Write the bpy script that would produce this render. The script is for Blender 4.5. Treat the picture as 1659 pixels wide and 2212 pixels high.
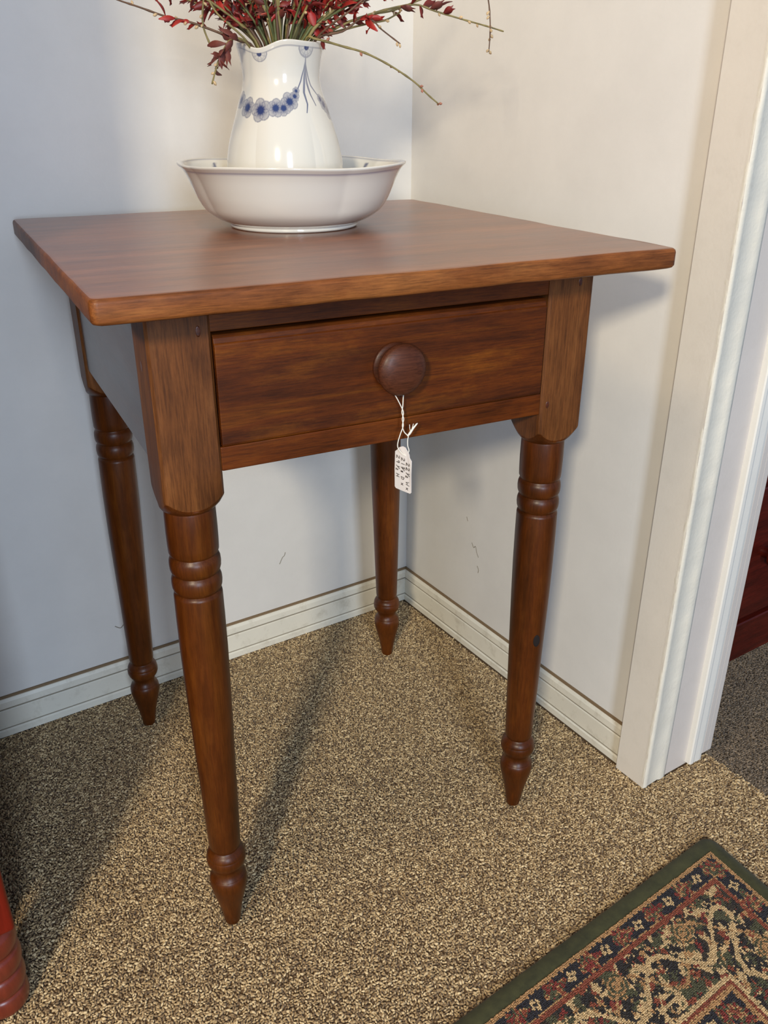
import bpy, bmesh, math, random
from math import sin, cos, pi, radians, hypot, atan2, exp, sqrt
from mathutils import Vector, Matrix, noise

for o in list(bpy.data.objects):
    bpy.data.objects.remove(o, do_unlink=True)
scene = bpy.context.scene
COL = scene.collection

# ------------------------------------------------------------------ camera
cam_d = bpy.data.cameras.new('camera')
cam = bpy.data.objects.new('camera', cam_d)
COL.objects.link(cam)
cam.location = (-0.82968, -1.19175, 0.87268)
cam.rotation_euler = (1.127237, -0.000633, -0.578434)
cam_d.sensor_fit = 'HORIZONTAL'
cam_d.sensor_width = 36.0
cam_d.lens = 36.0 * 1846.39 / 1659.0
cam_d.clip_start = 0.02
scene.camera = cam

# ------------------------------------------------------------------ world, lamps, exposure
world = bpy.data.worlds.new('room_ambient')
scene.world = world
world.use_nodes = True
world.node_tree.nodes['Background'].inputs[0].default_value = (0.46, 0.66, 1.0, 1)
world.node_tree.nodes['Background'].inputs[1].default_value = 0.42


def area_light(name, loc, target, sx, sy, power, color):
    d = bpy.data.lights.new(name, 'AREA')
    d.shape = 'RECTANGLE'
    d.size, d.size_y = sx, sy
    d.energy = power
    d.color = color
    o = bpy.data.objects.new(name, d)
    COL.objects.link(o)
    o.location = loc
    o.rotation_euler = (Vector(target) - Vector(loc)).to_track_quat('-Z', 'Y').to_euler()
    return o


area_light('lamp_left', (-2.45, -2.55, 1.85), (-0.3, -0.3, 0.5), 0.26, 0.26, 74, (1.0, 0.86, 0.64))
area_light('window_front', (-1.30, -3.3, 1.30), (-0.4, -0.3, 0.6), 0.42, 1.2, 57, (0.68, 0.81, 1.0))
area_light('ceiling_lamp', (-1.05, -0.75, 2.36), (-0.7, -0.5, 0.0), 0.30, 0.30, 12, (1.0, 0.72, 0.40))

scene.view_settings.view_transform = 'Standard'
scene.view_settings.look = 'None'
scene.view_settings.gamma = 1
scene.view_settings.exposure = -0.12
scene.view_settings.use_curve_mapping = False


# ------------------------------------------------------------------ helpers
def srgb(r, g, b):
    f = lambda c: (c / 255 / 12.92) if c / 255 <= 0.04045 else ((c / 255 + 0.055) / 1.055) ** 2.4
    return (f(r), f(g), f(b), 1.0)


def mesh_obj(name, verts, faces, mat=None, parent=None, smooth=True, mats=None, fmat=None):
    me = bpy.data.meshes.new(name)
    me.from_pydata([tuple(v) for v in verts], [], faces)
    me.update()
    if mat:
        me.materials.append(mat)
    if mats:
        for m in mats:
            me.materials.append(m)
    if fmat:
        for p, i in zip(me.polygons, fmat):
            p.material_index = i
    if smooth:
        me.polygons.foreach_set('use_smooth', [True] * len(me.polygons))
    o = bpy.data.objects.new(name, me)
    COL.objects.link(o)
    if parent:
        o.parent = parent
    return o


def empty(name, loc, rz=0.0):
    o = bpy.data.objects.new(name, None)
    COL.objects.link(o)
    o.location = loc
    o.rotation_euler = (0, 0, rz)
    o.empty_display_size = 0.05
    return o


def tag(o, label, cat, group=None):
    o['label'] = label
    o['category'] = cat
    if group:
        o['group'] = group
    return o


def structure(o):
    o['kind'] = 'structure'
    return o


def bevel_box(name, lo, hi, mat, parent=None, bev=0.002, seg=2, wob=0.0, cuts=0):
    bm = bmesh.new()
    bmesh.ops.create_cube(bm, size=1)
    for v in bm.verts:
        v.co = Vector([(lo[i] + hi[i]) / 2 + v.co[i] * (hi[i] - lo[i]) for i in range(3)])
    if bev > 0:
        bmesh.ops.bevel(bm, geom=bm.edges[:], offset=bev, segments=seg, affect='EDGES', profile=0.6)
    if cuts:
        bmesh.ops.subdivide_edges(bm, edges=[e for e in bm.edges if e.calc_length() > 0.1], cuts=cuts, use_grid_fill=True)
    if wob:
        for v in bm.verts:
            n = noise.noise_vector(v.co * 14.0)
            v.co += n * wob
    me = bpy.data.meshes.new(name)
    bm.to_mesh(me)
    bm.free()
    me.materials.append(mat)
    for p in me.polygons:
        p.use_smooth = True
    o = bpy.data.objects.new(name, me)
    COL.objects.link(o)
    md = o.modifiers.new('wn', 'WEIGHTED_NORMAL')
    md.keep_sharp = True
    if parent:
        o.parent = parent
    return o


def lathe_data(profile, n=48, p0=(0, 0), p1=None, z0=0.0, z1=1.0):
    """rings of (z, r); the axis runs from p0 at z0 to p1 at z1"""
    verts, faces = [], []
    if p1 is None:
        p1 = p0
    for z, r in profile:
        t = (z - z0) / (z1 - z0)
        cx, cy = p0[0] + (p1[0] - p0[0]) * t, p0[1] + (p1[1] - p0[1]) * t
        for i in range(n):
            a = 2 * pi * i / n
            verts.append((cx + r * cos(a), cy + r * sin(a), z))
    for j in range(len(profile) - 1):
        for i in range(n):
            a, b = j * n + i, j * n + (i + 1) % n
            faces.append((a, b, b + n, a + n))
    return verts, faces


def tube_data(pts, radii, n=6, cap=True):
    verts, faces = [], []
    pts = [Vector(p) for p in pts]
    up = Vector((0.3, 0.2, 1)).normalized()
    prev = None
    for k, p in enumerate(pts):
        if k == 0:
            t = pts[1] - pts[0]
        elif k == len(pts) - 1:
            t = pts[-1] - pts[-2]
        else:
            t = pts[k + 1] - pts[k - 1]
        t.normalize()
        if prev is None:
            s = t.cross(up)
            if s.length < 1e-4:
                s = t.cross(Vector((1, 0, 0)))
        else:
            s = prev - t * prev.dot(t)
        s.normalize()
        prev = s
        q = t.cross(s)
        r = radii[k] if hasattr(radii, '__len__') else radii
        for i in range(n):
            a = 2 * pi * i / n
            verts.append(p + s * (r * cos(a)) + q * (r * sin(a)))
    for j in range(len(pts) - 1):
        for i in range(n):
            a, b = j * n + i, j * n + (i + 1) % n
            faces.append((a, b, b + n, a + n))
    if cap:
        faces.append(tuple(reversed(range(n))))
        m = (len(pts) - 1) * n
        faces.append(tuple(range(m, m + n)))
    return verts, faces


def spline(pts, sub=6):
    pts = [Vector(p) for p in pts]
    out = []
    for i in range(len(pts) - 1):
        p0 = pts[max(i - 1, 0)]
        p1, p2 = pts[i], pts[i + 1]
        p3 = pts[min(i + 2, len(pts) - 1)]
        for k in range(sub):
            t = k / sub
            out.append(0.5 * ((2 * p1) + (p2 - p0) * t + (2 * p0 - 5 * p1 + 4 * p2 - p3) * t * t
                              + (-p0 + 3 * p1 - 3 * p2 + p3) * t ** 3))
    out.append(pts[-1])
    return out


def extrude_profile(name, prof, axis, a, b, mat, parent=None, mats=None, fm=None, close=True):
    """prof: list of 2-D points; axis 'x' -> (y,z) profile, 'y' -> (x,z), 'z' -> (x,y)"""
    def mk(p, t):
        if axis == 'x':
            return (t, p[0], p[1])
        if axis == 'y':
            return (p[0], t, p[1])
        return (p[0], p[1], t)
    n = len(prof)
    verts = [mk(p, a) for p in prof] + [mk(p, b) for p in prof]
    faces = [(i, (i + 1) % n, (i + 1) % n + n, i + n) for i in range(n)]
    fmat = None
    if fm:
        fmat = list(fm) + [0, 0]
    faces += [tuple(range(n)), tuple(range(n, 2 * n))]
    o = mesh_obj(name, verts, faces, mat, parent, smooth=False, mats=mats, fmat=fmat)
    bm = bmesh.new()
    bm.from_mesh(o.data)
    bmesh.ops.recalc_face_normals(bm, faces=bm.faces[:])
    bm.to_mesh(o.data)
    bm.free()
    return o


# ------------------------------------------------------------------ materials
def new_mat(name):
    m = bpy.data.materials.new(name)
    m.use_nodes = True
    nt = m.node_tree
    return m, nt, nt.nodes['Principled BSDF']


def N(nt, kind, **kw):
    n = nt.nodes.new(kind)
    for k, v in kw.items():
        if k in n.inputs.keys():
            n.inputs[k].default_value = v
        else:
            setattr(n, k, v)
    return n


def ramp(nt, stops):
    r = nt.nodes.new('ShaderNodeValToRGB')
    cr = r.color_ramp
    while len(cr.elements) < len(stops):
        cr.elements.new(0.5)
    for e, (p, c) in zip(cr.elements, stops):
        e.position = p
        e.color = c
    return r


def mix(nt, a, b, fac, mode='MIX'):
    m = nt.nodes.new('ShaderNodeMix')
    m.data_type = 'RGBA'
    m.blend_type = mode
    for sock, v in ((m.inputs[0], fac), (m.inputs[6], a), (m.inputs[7], b)):
        if hasattr(v, 'default_value') or hasattr(v, 'is_linked'):
            nt.links.new(v, sock)
        else:
            sock.default_value = v
    return m.outputs[2]


def wood(name, dark, mid, light, axis='z', rough=0.36, coat=0.25, grain=1.0, worn=0.35, spots=True, off=(0, 0, 0), bands=0.0):
    m, nt, bs = new_mat(name)
    L = nt.links.new
    tc = N(nt, 'ShaderNodeTexCoord')
    mp = N(nt, 'ShaderNodeMapping')
    mp.inputs['Location'].default_value = off
    L(tc.outputs['Object'], mp.inputs['Vector'])
    k = {'x': (0.06, 1, 1), 'y': (1, 0.06, 1), 'z': (1, 1, 0.06)}[axis]
    st = N(nt, 'ShaderNodeVectorMath', operation='MULTIPLY')
    st.inputs[1].default_value = k
    L(mp.outputs[0], st.inputs[0])
    fine = N(nt, 'ShaderNodeTexNoise', Scale=620.0, Detail=5.0, Roughness=0.7)
    L(st.outputs[0], fine.inputs['Vector'])
    med = N(nt, 'ShaderNodeTexNoise', Scale=60.0, Detail=4.0, Roughness=0.55, Distortion=0.6)
    L(st.outputs[0], med.inputs['Vector'])
    st2 = N(nt, 'ShaderNodeVectorMath', operation='MULTIPLY')
    st2.inputs[1].default_value = {'x': (0.35, 1, 1), 'y': (1, 0.35, 1), 'z': (1, 1, 0.35)}[axis]
    L(mp.outputs[0], st2.inputs[0])
    blot = N(nt, 'ShaderNodeTexNoise', Scale=17.0, Detail=9.0, Roughness=0.70)
    L(st2.outputs[0], blot.inputs['Vector'])
    r1 = ramp(nt, [(0.30, dark), (0.52, mid), (0.74, light)])
    L(blot.outputs[0], r1.inputs[0])
    r2 = ramp(nt, [(0.32, dark), (0.55, mid), (0.8, light)])
    L(med.outputs[0], r2.inputs[0])
    c = mix(nt, r1.outputs[0], r2.outputs[0], 0.45)
    r3 = ramp(nt, [(0.36, (0.42, 0.40, 0.38, 1)), (0.58, (1.15, 1.15, 1.15, 1))])
    L(fine.outputs[0], r3.inputs[0])
    c = mix(nt, c, r3.outputs[0], 0.65 * grain, 'MULTIPLY')
    if bands:
        stb = N(nt, 'ShaderNodeVectorMath', operation='MULTIPLY')
        stb.inputs[1].default_value = {'x': (0.03, 1, 1), 'y': (1, 0.03, 1), 'z': (1, 1, 0.03)}[axis]
        L(mp.outputs[0], stb.inputs[0])
        bn = N(nt, 'ShaderNodeTexNoise', Scale=22.0, Detail=3.0, Roughness=0.5)
        L(stb.outputs[0], bn.inputs['Vector'])
        rb = ramp(nt, [(0.36, (0.62, 0.56, 0.5, 1)), (0.6, (1.15, 1.12, 1.1, 1))])
        L(bn.outputs[0], rb.inputs[0])
        c = mix(nt, c, rb.outputs[0], bands, 'MULTIPLY')
    if spots:
        vo = N(nt, 'ShaderNodeTexVoronoi', Scale=34.0)
        L(st2.outputs[0], vo.inputs['Vector'])
        rs = ramp(nt, [(0.045, (0.16, 0.12, 0.1, 1)), (0.10, (1, 1, 1, 1))])
        L(vo.outputs['Distance'], rs.inputs[0])
        gate = N(nt, 'ShaderNodeTexNoise', Scale=30.0, Detail=2.0)
        L(mp.outputs[0], gate.inputs['Vector'])
        rg = ramp(nt, [(0.50, (0, 0, 0, 1)), (0.56, (1, 1, 1, 1))])
        L(gate.outputs[0], rg.inputs[0])
        sp = mix(nt, (1, 1, 1, 1), rs.outputs[0], rg.outputs[0])
        c = mix(nt, c, sp, 0.8, 'MULTIPLY')
    L(c, bs.inputs['Base Color'])
    rr = N(nt, 'ShaderNodeMapRange')
    rr.inputs[3].default_value = rough - 0.07
    rr.inputs[4].default_value = rough + 0.14
    L(blot.outputs[0], rr.inputs[0])
    L(rr.outputs[0], bs.inputs['Roughness'])
    bs.inputs['Coat Weight'].default_value = coat
    bs.inputs['Specular IOR Level'].default_value = 0.5 if coat > 0.2 else 0.26
    bs.inputs['Coat Roughness'].default_value = 0.28
    bp = N(nt, 'ShaderNodeBump', Strength=0.18, Distance=0.0006)
    L(fine.outputs[0], bp.inputs['Height'])
    L(bp.outputs[0], bs.inputs['Normal'])
    return m


D1, M1, L1 = srgb(66, 28, 10), srgb(112, 54, 22), srgb(150, 84, 38)
mat_leg = wood('turned_wood', srgb(44, 19, 2), srgb(86, 41, 8), srgb(122, 68, 18), 'z', rough=0.34, coat=0.1, grain=0.6)
mat_post = wood('post_wood', srgb(64, 34, 14), srgb(112, 66, 30), srgb(150, 98, 52), 'z', rough=0.48, coat=0.03)
mat_drawer = wood('drawer_wood', srgb(46, 18, 1), srgb(92, 42, 3), srgb(148, 86, 12), 'x', rough=0.5, coat=0.0, spots=False, bands=0.6)
mat_rail = wood('rail_wood', srgb(56, 24, 1), srgb(100, 46, 5), srgb(128, 70, 12), 'x', rough=0.42, coat=0.1)
mat_side = wood('side_wood', srgb(36, 24, 18), srgb(68, 46, 34), srgb(86, 62, 48), 'y', rough=0.3, coat=0.5)
mat_knob = wood('knob_wood', srgb(62, 30, 18), srgb(86, 46, 28), srgb(104, 62, 40), 'x', rough=0.42, coat=0.1, spots=False)
mat_top = wood('top_wood', srgb(102, 58, 34), srgb(142, 88, 56), srgb(164, 110, 72), 'x', rough=0.33, coat=0.5, spots=False, bands=0.5)
mat_edge = wood('top_edge_wood', srgb(66, 32, 10), srgb(132, 76, 34), srgb(172, 112, 56), 'x', rough=0.45, coat=0.1)
mat_red = wood('red_painted_wood', srgb(92, 18, 6), srgb(118, 26, 10), srgb(134, 34, 14), 'z', rough=0.4, coat=0.15, spots=False, grain=0.4)
mat_redd = wood('dark_red_wood', srgb(52, 14, 8), srgb(86, 24, 14), srgb(104, 36, 22), 'x', rough=0.35, coat=0.2, spots=False)
mat_spool = wood('spool_wood', srgb(84, 28, 16), srgb(118, 46, 28), srgb(138, 62, 40), 'z', rough=0.3, coat=0.4, spots=False, grain=0.4)

mat_gap, nt, bs = new_mat('dark_gap')
bs.inputs['Base Color'].default_value = srgb(22, 12, 8)
bs.inputs['Roughness'].default_value = 0.9


def paint(name, col, rough=0.5, bump=0.25, dirt=0.0, dirtcol=(0.3, 0.25, 0.18, 1), scale=6.0):
    m, nt, bs = new_mat(name)
    L = nt.links.new
    tc = N(nt, 'ShaderNodeTexCoord')
    n1 = N(nt, 'ShaderNodeTexNoise', Scale=scale, Detail=6.0, Roughness=0.65)
    L(tc.outputs['Object'], n1.inputs['Vector'])
    d = tuple(c * 0.93 for c in col[:3]) + (1,)
    r = ramp(nt, [(0.35, d), (0.65, col)])
    L(n1.outputs[0], r.inputs[0])
    c = r.outputs[0]
    if dirt:
        n2 = N(nt, 'ShaderNodeTexNoise', Scale=38.0, Detail=5.0, Roughness=0.7)
        L(tc.outputs['Object'], n2.inputs['Vector'])
        r2 = ramp(nt, [(0.52, (0, 0, 0, 1)), (0.72, (dirt, dirt, dirt, 1))])
        L(n2.outputs[0], r2.inputs[0])
        c = mix(nt, c, dirtcol, r2.outputs[0])
    L(c, bs.inputs['Base Color'])
    bs.inputs['Roughness'].default_value = rough
    n3 = N(nt, 'ShaderNodeTexNoise', Scale=260.0, Detail=3.0)
    L(tc.outputs['Object'], n3.inputs['Vector'])
    bp = N(nt, 'ShaderNodeBump', Strength=bump, Distance=0.0006)
    L(n3.outputs[0], bp.inputs['Height'])
    L(bp.outputs[0], bs.inputs['Normal'])
    return m


mat_wall = paint('wall_paint', srgb(226, 224, 218), 0.62)
mat_base = paint('baseboard_paint', srgb(232, 228, 212), 0.45, dirt=0.35, dirtcol=srgb(150, 138, 112))
mat_case = paint('casing_paint', srgb(228, 222, 210), 0.45, dirt=0.06)
mat_jamb = paint('casing_paint_dim', srgb(214, 206, 198), 0.45, dirt=0.06)  # casing paint darkened in colour to offset the window light on the jamb
mat_bead = paint('raw_caulk_paint', srgb(228, 223, 208), 0.55, bump=0.6, dirt=0.10)
mat_stop = paint('stop_paint', srgb(230, 228, 220), 0.4)
mat_caulk = paint('brown_stain', srgb(128, 106, 78), 0.7)
mat_groove = paint('groove_tone', srgb(150, 142, 124), 0.8)  # darker tone on the groove and foot-step faces
mat_smudge = paint('wall_smudge', srgb(146, 140, 126), 0.8)


def ceramic(name, attr=True, base=srgb(240, 238, 228)):
    m, nt, bs = new_mat(name)
    if attr:
        a = nt.nodes.new('ShaderNodeAttribute')
        a.attribute_name = 'paint'
        nt.links.new(a.outputs['Color'], bs.inputs['Base Color'])
    else:
        bs.inputs['Base Color'].default_value = base
    bs.inputs['Roughness'].default_value = 0.12
    bs.inputs['Coat Weight'].default_value = 0.8
    bs.inputs['Coat Roughness'].default_value = 0.05
    return m


mat_cer = ceramic('glazed_ceramic')

# ------------------------------------------------------------------ room shell
T = 0.13      # wall thickness


def wall_mesh(name, lo, hi, mat, cuts=0):
    o = bevel_box(name, lo, hi, mat, None, bev=0.0)
    return structure(o)


wall_mesh('wall_back', (-2.6, 0.0, -0.02), (0.0, T, 2.42), mat_wall)
wall_mesh('wall_right', (0.0, -0.612, -0.02), (T, T, 2.42), mat_wall)

# baseboards: moulded section with a top bead, groove, flat and foot step, dark stained joint on top
bp_prof = [(0.0, 0.0), (0.0095, 0.0), (0.0095, 0.010), (0.0075, 0.012), (0.0066, 0.0135), (0.0066, 0.043), (0.0052, 0.0445),
           (0.0052, 0.0465), (0.0068, 0.048), (0.0064, 0.058), (0.0042, 0.0625), (0.0030, 0.0630), (0.0026, 0.0668), (0.0, 0.0668)]
fm = [0, 0, 0, 1, 0, 0, 1, 1, 0, 0, 0, 2, 2, 0]
for nm, ax, a, b in (('baseboard_back', 'x', -2.6, -0.0005), ('baseboard_right', 'y', -0.5650, -0.0005)):
    pr = [(-d - 0.0003, z) for d, z in bp_prof]
    o = extrude_profile(nm, pr, ax, a, b, None, mats=[mat_base, mat_groove, mat_caulk], fm=fm)
    structure(o)

# door casing, caulk bead, jamb and stop (the wall end turned into the doorway)
cas = [(0.0, -0.5655), (-0.0150, -0.5655), (-0.0165, -0.5670), (-0.0165, -0.6120), (-0.0168, -0.6175), (0.0, -0.6160)]
structure(extrude_profile('trim_1', cas, 'z', 0.0, 2.10, mat_case))
bead = [(-0.0160, -0.6120), (-0.0171, -0.6160), (-0.0160, -0.6186), (-0.0105, -0.6192), (-0.0085, -0.6180), (0.0135, -0.6168),
        (0.0165, -0.6182), (0.0235, -0.6186), (0.0285, -0.6176), (0.0295, -0.6120)]
bo = []
# wobbly hand-run bead: a lofted profile
zs = [2.1 * i / 260 for i in range(261)]
vv, ff = [], []
for z in zs:
    for k, (x, y) in enumerate(bead):
        w = 0.0007 * noise.noise(Vector((k * 1.7, 3.1, z * 55))) + 0.0005 * noise.noise(Vector((k * 2.7, 9.1, z * 160)))
        vv.append((x + w * 1.4, y + w, z))
nb = len(bead)
for j in range(len(zs) - 1):
    for k in range(nb - 1):
        ff.append((j * nb + k, j * nb + k + 1, (j + 1) * nb + k + 1, (j + 1) * nb + k))
structure(mesh_obj('trim_2', vv, ff, mat_bead, smooth=True))
jamb = [(0.0, -0.612), (0.0, -0.6160), (0.1130, -0.6160), (0.1134, -0.6152), (0.1140, -0.6160), (0.1230, -0.6160), (0.1232, -0.6150),
        (0.1238, -0.6160), (0.1335, -0.6160), (0.1340, -0.6150), (0.1340, -0.612)]
structure(extrude_profile('trim_3', jamb, 'z', 0.0, 2.10, mat_jamb))
stop = [(0.0740, -0.6160), (0.0740, -0.6235), (0.0752, -0.6252), (0.0800, -0.6256), (0.0830, -0.6248), (0.0930, -0.6256),
        (0.0980, -0.6250), (0.0990, -0.6230), (0.0990, -0.6160)]
structure(extrude_profile('trim_4', stop, 'z', 0.004, 2.10, mat_stop))

# scuff marks and a small nick on the walls are thin paint stains
def stain(name, pts, rad, mat, parent=None):
    v, f = tube_data(pts, rad, 6)
    return mesh_obj(name, v, f, mat, parent)


for wl, pts in (('r', [(-0.195, 0.203), (-0.200, 0.196), (-0.205, 0.200), (-0.209, 0.190), (-0.214, 0.183)]),
                ('r', [(-0.212, 0.166), (-0.216, 0.160), (-0.215, 0.154)]),
                ('r', [(-0.178, 0.245), (-0.181, 0.238)]),
                ('b', [(-0.268, 0.152), (-0.262, 0.163), (-0.258, 0.166), (-0.256, 0.172)]),
                ('b', [(-0.560, 0.128), (-0.552, 0.122), (-0.546, 0.127)])):
    w = bpy.data.objects['wall_right' if wl == 'r' else 'wall_back']
    p3 = [(0.0006, a, z) if wl == 'r' else (a, 0.0006, z) for a, z in pts]
    k = stain('scuff', spline(p3, 4), 0.0011, mat_smudge, w)
for a, z, L_ in ((-0.435, 0.0555, 0.006), (-0.450, 0.040, 0.007), (-0.505, 0.030, 0.002)):
    stain('scuff', [(a - L_, -0.0062, z - 0.0006), (a, -0.0064, z), (a + L_, -0.0062, z + 0.0006)], [0.0003, 0.0010, 0.0003], mat_caulk,
          bpy.data.objects['baseboard_back'])

# ------------------------------------------------------------------ carpets
def tuft_proto(name, mat, a, b, c, seed=0):
    bm = bmesh.new()
    bmesh.ops.create_icosphere(bm, subdivisions=1, radius=1.0)
    rnd = random.Random(seed)
    for v in bm.verts:
        k = 1 + rnd.uniform(-0.12, 0.12)
        v.co = Vector((v.co.x * a * k, v.co.y * b * k, v.co.z * c * k))
        v.co.z += 0.25 * v.co.x * (1 if v.co.y > 0 else -1)
    me = bpy.data.meshes.new(name)
    bm.to_mesh(me)
    bm.free()
    me.materials.append(mat)
    for p in me.polygons:
        p.use_smooth = True
    return me


def yarn_mat(name, stops, attr=None, sheen=0.25):
    m, nt, bs = new_mat(name)
    L = nt.links.new
    if attr:
        a = nt.nodes.new('ShaderNodeAttribute')
        a.attribute_type = 'INSTANCER'
        a.attribute_name = attr
        oi = N(nt, 'ShaderNodeObjectInfo')
        r = ramp(nt, [(0.0, (0.72, 0.72, 0.72, 1)), (1.0, (1.2, 1.2, 1.2, 1))])
        L(oi.outputs['Random'], r.inputs[0])
        c = mix(nt, a.outputs['Color'], r.outputs[0], 1.0, 'MULTIPLY')
        L(c, bs.inputs['Base Color'])
    else:
        oi = N(nt, 'ShaderNodeObjectInfo')
        r = ramp(nt, stops)
        L(oi.outputs['Random'], r.inputs[0])
        L(r.outputs[0], bs.inputs['Base Color'])
    bs.inputs['Roughness'].default_value = 0.62
    bs.inputs['Sheen Weight'].default_value = sheen
    return m


def scatter_group(name, proto_mesh, scale_lo, scale_hi, seed, tilt=0.5):
    """geometry nodes: one tuft on each vertex of the host mesh"""
    po = bpy.data.objects.new(name + '_loop', proto_mesh)
    g = bpy.data.node_groups.new(name, 'GeometryNodeTree')
    g.interface.new_socket('Geometry', in_out='INPUT', socket_type='NodeSocketGeometry')
    g.interface.new_socket('Geometry', in_out='OUTPUT', socket_type='NodeSocketGeometry')
    n_in = g.nodes.new('NodeGroupInput')
    n_out = g.nodes.new('NodeGroupOutput')
    iop = g.nodes.new('GeometryNodeInstanceOnPoints')
    oi = g.nodes.new('GeometryNodeObjectInfo')
    oi.inputs['Object'].default_value = po
    rv = g.nodes.new('FunctionNodeRandomValue')
    rv.data_type = 'FLOAT_VECTOR'
    rv.inputs[0].default_value = (-tilt, -tilt, 0)
    rv.inputs[1].default_value = (tilt, tilt, 6.283)
    rv.inputs['Seed'].default_value = seed
    rs = g.nodes.new('FunctionNodeRandomValue')
    rs.data_type = 'FLOAT'
    rs.inputs[2].default_value = scale_lo
    rs.inputs[3].default_value = scale_hi
    rs.inputs['Seed'].default_value = seed + 5
    L = g.links.new
    L(n_in.outputs[0], iop.inputs['Points'])
    L(oi.outputs['Geometry'], iop.inputs['Instance'])
    L(rv.outputs[0], iop.inputs['Rotation'])
    L(rs.outputs[1], iop.inputs['Scale'])
    L(iop.outputs[0], n_out.inputs[0])
    return g


def pile(name, pts, proto, seed, lo, hi, tilt=0.5, parent=None, colors=None):
    me = bpy.data.meshes.new(name)
    me.from_pydata(pts, [], [])
    if colors is not None:
        at = me.attributes.new('yarn', 'FLOAT_COLOR', 'POINT')
        flat = []
        for c in colors:
            flat += [c[0], c[1], c[2], 1.0]
        at.data.foreach_set('color', flat)
    o = bpy.data.objects.new(name, me)
    COL.objects.link(o)
    md = o.modifiers.new('pile', 'NODES')
    md.node_group = scatter_group(name + '_nodes', proto, lo, hi, seed, tilt)
    o['kind'] = 'stuff'
    if parent:
        o.parent = parent
    return o


rnd = random.Random(11)
mat_yarn = yarn_mat('beige_yarn', [(0.0, srgb(108, 84, 54)), (0.22, srgb(146, 120, 82)), (0.60, srgb(182, 155, 110)), (1.0, srgb(222, 198, 152))])
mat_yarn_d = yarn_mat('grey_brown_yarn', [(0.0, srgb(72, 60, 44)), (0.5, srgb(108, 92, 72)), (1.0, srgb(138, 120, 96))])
mat_floor = paint('carpet_backing', srgb(108, 86, 60), 0.95, scale=200)
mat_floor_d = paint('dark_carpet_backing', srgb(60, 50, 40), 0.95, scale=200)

fl = mesh_obj('floor', [(-2.6, -3.9, -0.0035), (0.118, -3.9, -0.0035), (0.118, 0, -0.0035), (-2.6, 0, -0.0035)], [(0, 1, 2, 3)], mat_floor, smooth=False)
structure(fl)
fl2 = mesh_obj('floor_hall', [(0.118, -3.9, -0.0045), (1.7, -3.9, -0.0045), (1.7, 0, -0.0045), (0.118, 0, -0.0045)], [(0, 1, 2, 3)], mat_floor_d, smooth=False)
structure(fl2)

RC = Vector((-0.0146, -0.7252, 0))
E1 = Vector((-0.9987, -0.0498, 0)).normalized()
E2 = Vector((-0.075, -0.9972, 0)).normalized()
det = E1.x * E2.y - E1.y * E2.x


def rug_uv(x, y):
    dx, dy = x - RC.x, y - RC.y
    s = (dx * E2.y - dy * E2.x) / det      # inwards from the right edge, along E1
    t = (E1.x * dy - E1.y * dx) / det      # inwards from the top edge, along E2
    return s, t


tuft = tuft_proto('tuft', mat_yarn, 0.0027, 0.00130, 0.0018, 3)
pts = []
step = 0.0030
y = -0.0098
while y > -1.04:
    x = -1.02 + rnd.uniform(0, step)
    while x < 0.121:
        if x > -0.0098 and y > -0.617:
            x += step
            continue
        if x > -0.0125 and y > -0.619 and x < 0.121 and y > -0.618:
            x += step
            continue
        s, t = rug_uv(x, y)
        if s > 0.006 and t > 0.006:
            x += step
            continue
        # drop what lies left of the frame far away
        pts.append((x + rnd.gauss(0, 0.0006), y + rnd.gauss(0, 0.0006), -0.0018 + rnd.uniform(-0.0009, 0.0007)))
        x += step
    y -= step
o = pile('carpet_pile', pts, tuft, 7, 0.7, 1.2, 0.75)
tag(o, 'short looped beige carpet pile covering the floor under the table', 'carpet')
pts = []
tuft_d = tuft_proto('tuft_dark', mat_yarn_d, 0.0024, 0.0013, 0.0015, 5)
y = -0.35
while y > -0.98:
    x = 0.1195
    while x < 0.62:
        pts.append((x + rnd.gauss(0, 0.0006), y + rnd.gauss(0, 0.0006), -0.0032 + rnd.uniform(-0.0006, 0.0005)))
        x += step
    y -= step
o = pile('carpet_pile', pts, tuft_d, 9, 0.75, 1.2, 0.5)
tag(o, 'dark grey-brown carpet pile beyond the doorway threshold', 'carpet')

# ------------------------------------------------------------------ patterned rug
rug = empty('area_rug', (RC.x, RC.y, 0))
tag(rug, 'patterned rug with dark green bound edge lying at lower right', 'rug')
RW, RH = 0.70, 0.46
BIND = 0.0215


def rug_pt(s, t, z=0.0):
    p = E1 * s + E2 * t
    return (p.x, p.y, z)


NAVY, CREAM, TAN, RUST, RED, OLIVE, BLK, GOLD = (srgb(24, 22, 32), srgb(196, 168, 122), srgb(172, 132, 86), srgb(132, 64, 40), srgb(122, 40, 32),
                                              srgb(74, 74, 48), srgb(30, 24, 22), srgb(170, 116, 60))
blobs = []
rb = random.Random(21)
for i in range(6500):
    s, t = rb.uniform(0.05, RW), rb.uniform(0.05, RH)
    kind = rb.random()
    if kind < 0.20:
        c, a, b = CREAM, rb.uniform(0.007, 0.016), rb.uniform(0.004, 0.007)
    elif kind < 0.40:
        c, a, b = OLIVE, rb.uniform(0.006, 0.014), rb.uniform(0.004, 0.008)
    elif kind < 0.52:
        c, a, b = RUST, rb.uniform(0.005, 0.011), rb.uniform(0.003, 0.006)
    elif kind < 0.60:
        c, a, b = RED, rb.uniform(0.004, 0.010), rb.uniform(0.003, 0.005)
    elif kind < 0.74:
        c, a, b = TAN, rb.uniform(0.004, 0.009), rb.uniform(0.002, 0.004)
    else:
        c, a, b = BLK, rb.uniform(0.005, 0.012), rb.uniform(0.003, 0.006)
    blobs.append((s, t, c, a * 0.72, b * 0.72, rb.uniform(0, pi), rb.uniform(0, 9)))
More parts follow.
